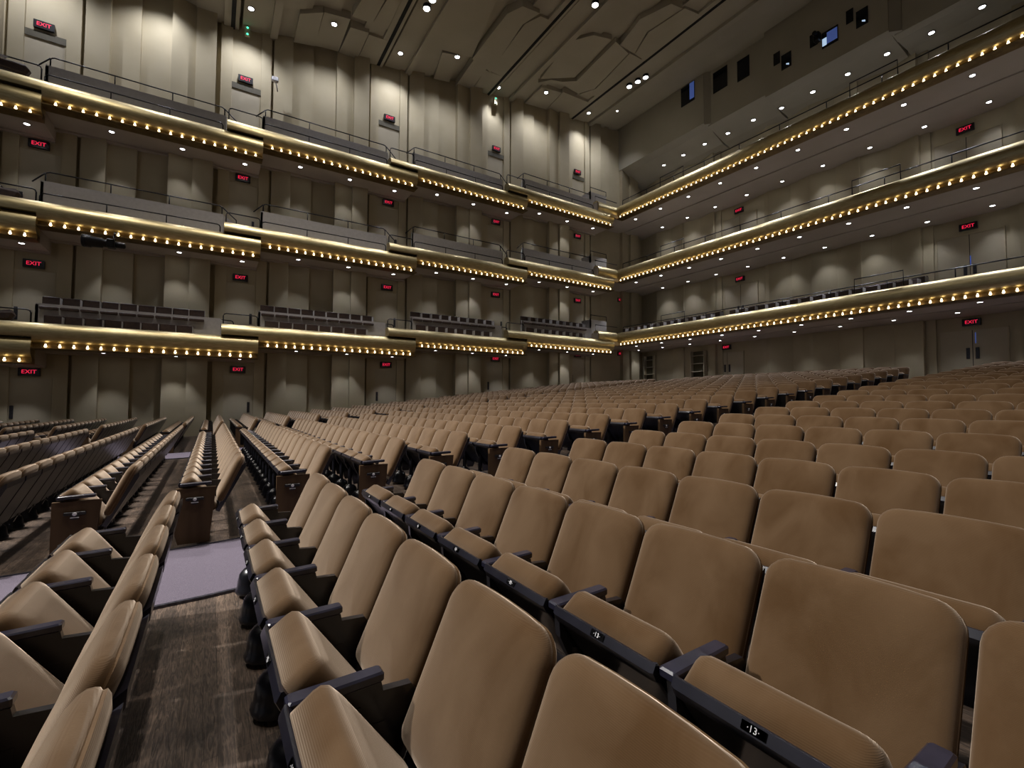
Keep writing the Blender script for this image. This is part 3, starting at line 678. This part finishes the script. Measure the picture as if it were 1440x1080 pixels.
def mk_panel():
    b = MB(); b.prism([(-.525, .548), (-.195, .548), (-.235, .12), (-.24, .012), (-.50, .012), (-.525, .1)], 'y', -.018, .023); return b
def low_seat(end=False):
    b = MB(); q = mk_backrest(1); b.add(q.v, q.f, 0, True); q = mk_cushion(1); b.add(q.v, q.f, 0, True)
    q = mk_pan(); b.add(q.v, q.f, 1); q = mk_shell(); b.add(q.v, q.f, 1)
    o = .25
    b.box(-.525, o-.027, .553, -.235, o+.027, .583, 2); b.box(-.48, o-.014, .2, -.2, o+.014, .553, 2); b.box(-.35, o-.05, 0, -.27, o+.05, .2, 2)
    if end: b.box(-.525, -.27, .01, -.22, -.235, .55, 3); b.box(-.53, -.28, .55, -.21, -.225, .58, 2)
    return b
me = {k: f_().mesh(k, M[m_]) for k, f_, m_ in (('backrest', mk_backrest, 'velvet'), ('back_shell', mk_shell, 'shell'), ('seat_cushion', mk_cushion, 'velvet'), ('seat_pan', mk_pan, 'shell'), ('armrest', mk_arm, 'arm'),
                                                 ('standard', mk_standard, 'steel'), ('pedestal', mk_pedestal, 'steel'), ('hinge_bar', mk_hinge, 'steel'), ('end_panel', mk_panel, 'walnut'))}
def recalc(meh):
    import bmesh
    bm = bmesh.new(); bm.from_mesh(meh); bmesh.ops.recalc_face_normals(bm, faces=bm.faces); bm.to_mesh(meh); bm.free()
for k_ in me: recalc(me[k_])
for k_ in ('seat_pan', 'backrest'): 
    try: me[k_].set_sharp_from_angle(angle=math.radians(50))
    except Exception: pass
# number plate on the lip of each seat pan
b = MB(); b.bbox(-.035, -.012, -.002, .035, .012, .002, .0015); pl_me = b.mesh('number_plate', M['plate'])
num_me = {}
def num(n_):
    if n_ not in num_me: num_me[n_] = text_mesh('\u00b7%d\u00b7' % n_, .024, .0006, M['white'])
    return num_me[n_]
# letter badge of an end panel
b = MB(); b.bbox(-.075, -.008, -.012, .075, .008, .018, .004); b.prism([(-.03, -.012), (.03, -.012), (.022, -.05), (-.022, -.05)], 'y', -.006, .006); bg_me = b.mesh('badge', M['plate'])
b = MB(); b.lathe([(.016, 0), (.016, .003), (0, .004)], (0, 0, 0), 12); b.xf(lambda p: Vector((p.x, -.009-p.z, p.y))); b.box(-.03, -.009, -.034, .03, -.0065, -.028); bw_me = b.mesh('badge_letter', M['white'])

def lk_obj(name, meh, parent, loc=(0, 0, 0), rot=(0, 0, 0)):
    o = bpy.data.objects.new(name, meh); C.objects.link(o); o.parent = parent; o.location = loc; o.rotation_euler = rot; return o
def make_seat(pitch, end):
    t = bpy.data.objects.new('theatre_chair', None); C.objects.link(t); t.empty_display_size = .2
    s_ = pitch/.5
    bk = lk_obj('backrest', me['backrest'], t); sh = lk_obj('back_shell', me['back_shell'], bk)
    cu = lk_obj('seat_cushion', me['seat_cushion'], t); pn = lk_obj('seat_pan', me['seat_pan'], cu)
    st = lk_obj('standard', me['standard'], t, (0, pitch/2, 0)); lk_obj('armrest', me['armrest'], st); lk_obj('pedestal', me['pedestal'], st)
    lk_obj('hinge_bar', me['hinge_bar'], t)
    if end:
        p = lk_obj('end_panel', me['end_panel'], t, (0, -pitch/2, 0)); lk_obj('armrest', me['armrest'], p)
        lk_obj('badge', bg_me, p, (-.37, -.024, .44)); q = lk_obj('badge_letter', bw_me, p, (-.37, -.024, .44))
    return t
blocks = [('near', [(.674+.885*k, k) for k in range(-2, 22)], 3.93, .51, -1, 8), ('middle', [(.255+.872*k, k) for k in range(-8, 22)]+[(20.2, 22)], 5.58, .4975, 1, 17), ('far', [(.255+.872*k, k) for k in range(-8, 22)], 15.68, .5, 1, 13)]
def proj(P):
    d = Vector(P)-EYE; w_ = d.dot(FW)
    if w_ < .05: return None
    return 720+F_PX*d.dot(RT)/w_, 540-F_PX*d.dot(UP)/w_, w_
cands = []; stuff = []
for bn, rows, y0, pitch, sg, n_ in blocks:
    for x, k in rows:
        for i in range(n_):
            if bn == 'near' and k < 0 and (k < -1 or i > 6): continue
            if k == 22 and i < 2: continue
            y = y0+sg*pitch*(i+.5)
            q = [proj((x+dx, y+dy, zf(x)+dz)) for dx in (-.5, 0) for dy in (-.25, .25) for dz in (.1, .8)]
            inv = [p for p in q if p and -10 < p[0] < 1450 and p[1] < 1090]
            dist = math.hypot(x, y)
            if inv: cands.append((min(p[2] for p in inv), bn, k, i, x, y, pitch, (i == 0 and sg > 0)))
            elif (x > -2.5-.3*y) and dist > 1.2: stuff.append((x, y, i == 0 and sg > 0))
cands.sort()
protos = {}
lown = {'near': 'near block', 'middle': 'middle block', 'far': 'far side block'}
for rank, (d, bn, k, i, x, y, pitch, end) in enumerate(cands):
    if rank >= 300: stuff.append((x, y, end)); continue
    key = (round(pitch, 3), end)
    if key not in protos: protos[key] = t = make_seat(pitch, end)
    else: t = copy_tree(protos[key])
    t.location = (x, y, zf(x)); t.name = 'theatre_chair'
    jt = random.uniform(-.004, .004)
    rw = '%s row ahead of the walkway' % ordn(-k-1) if k < 0 else '%s row behind the walkway' % ordn(k)
    tag(t, 'tan velvet seat, %s, %s, %s from the aisle' % (lown[bn], rw, ordn(i)), 'seat', 'tan velvet tip-up seats')
    if rank < 44 and bn == 'near':
        cu = [c for c in t.children if c.name.startswith('seat_cushion')][0]
        c0 = Vector(cush_xf(0, .13, .4145)); nrm = Vector(cush_xf(0, .13, 1.0))-Vector(cush_xf(0, .13, 0.0))
        nv = (Vector(cush_xf(0, .16, .0))-Vector(cush_xf(0, .13, 0))).normalized(); uv = nrm.normalized()
        out_ = (uv*.85+nv*.52).normalized(); c0 = Vector(cush_xf(0, .1305, .4065))+out_*.001
        xax = Vector((0, -1, 0)); yax = out_.cross(xax).normalized()
        mm = Matrix((xax, yax, out_)).transposed().to_4x4(); mm.translation = c0
        p = lk_obj('number_plate', pl_me, cu); p.matrix_local = mm; p.scale = (.85, .85, 1)
        q = lk_obj('seat_number', num(2*i+1), p); q.location = (0, 0, .0026); q['label'] = 'white digits'
lo = low_seat(False); le = low_seat(True); b = MB()
for x, y, end in stuff:
    q = le if end else lo; z = zf(x); o0 = len(b.v)
    b.v += [(p[0]+x, p[1]+y, p[2]+z) for p in q.v]; b.f += [[i+o0 for i in f] for f in q.f]; b.m += q.m; b.sm += q.sm
o = b.obj('theatre_chairs', [M['velvet'], M['shell'], M['steel'], M['walnut']]); recalc(o.data)
tag(o, 'the more distant rows of tan velvet seats rising to the rear wall', 'seats'); o['kind'] = 'stuff'
print('seats', len(cands), len(stuff))
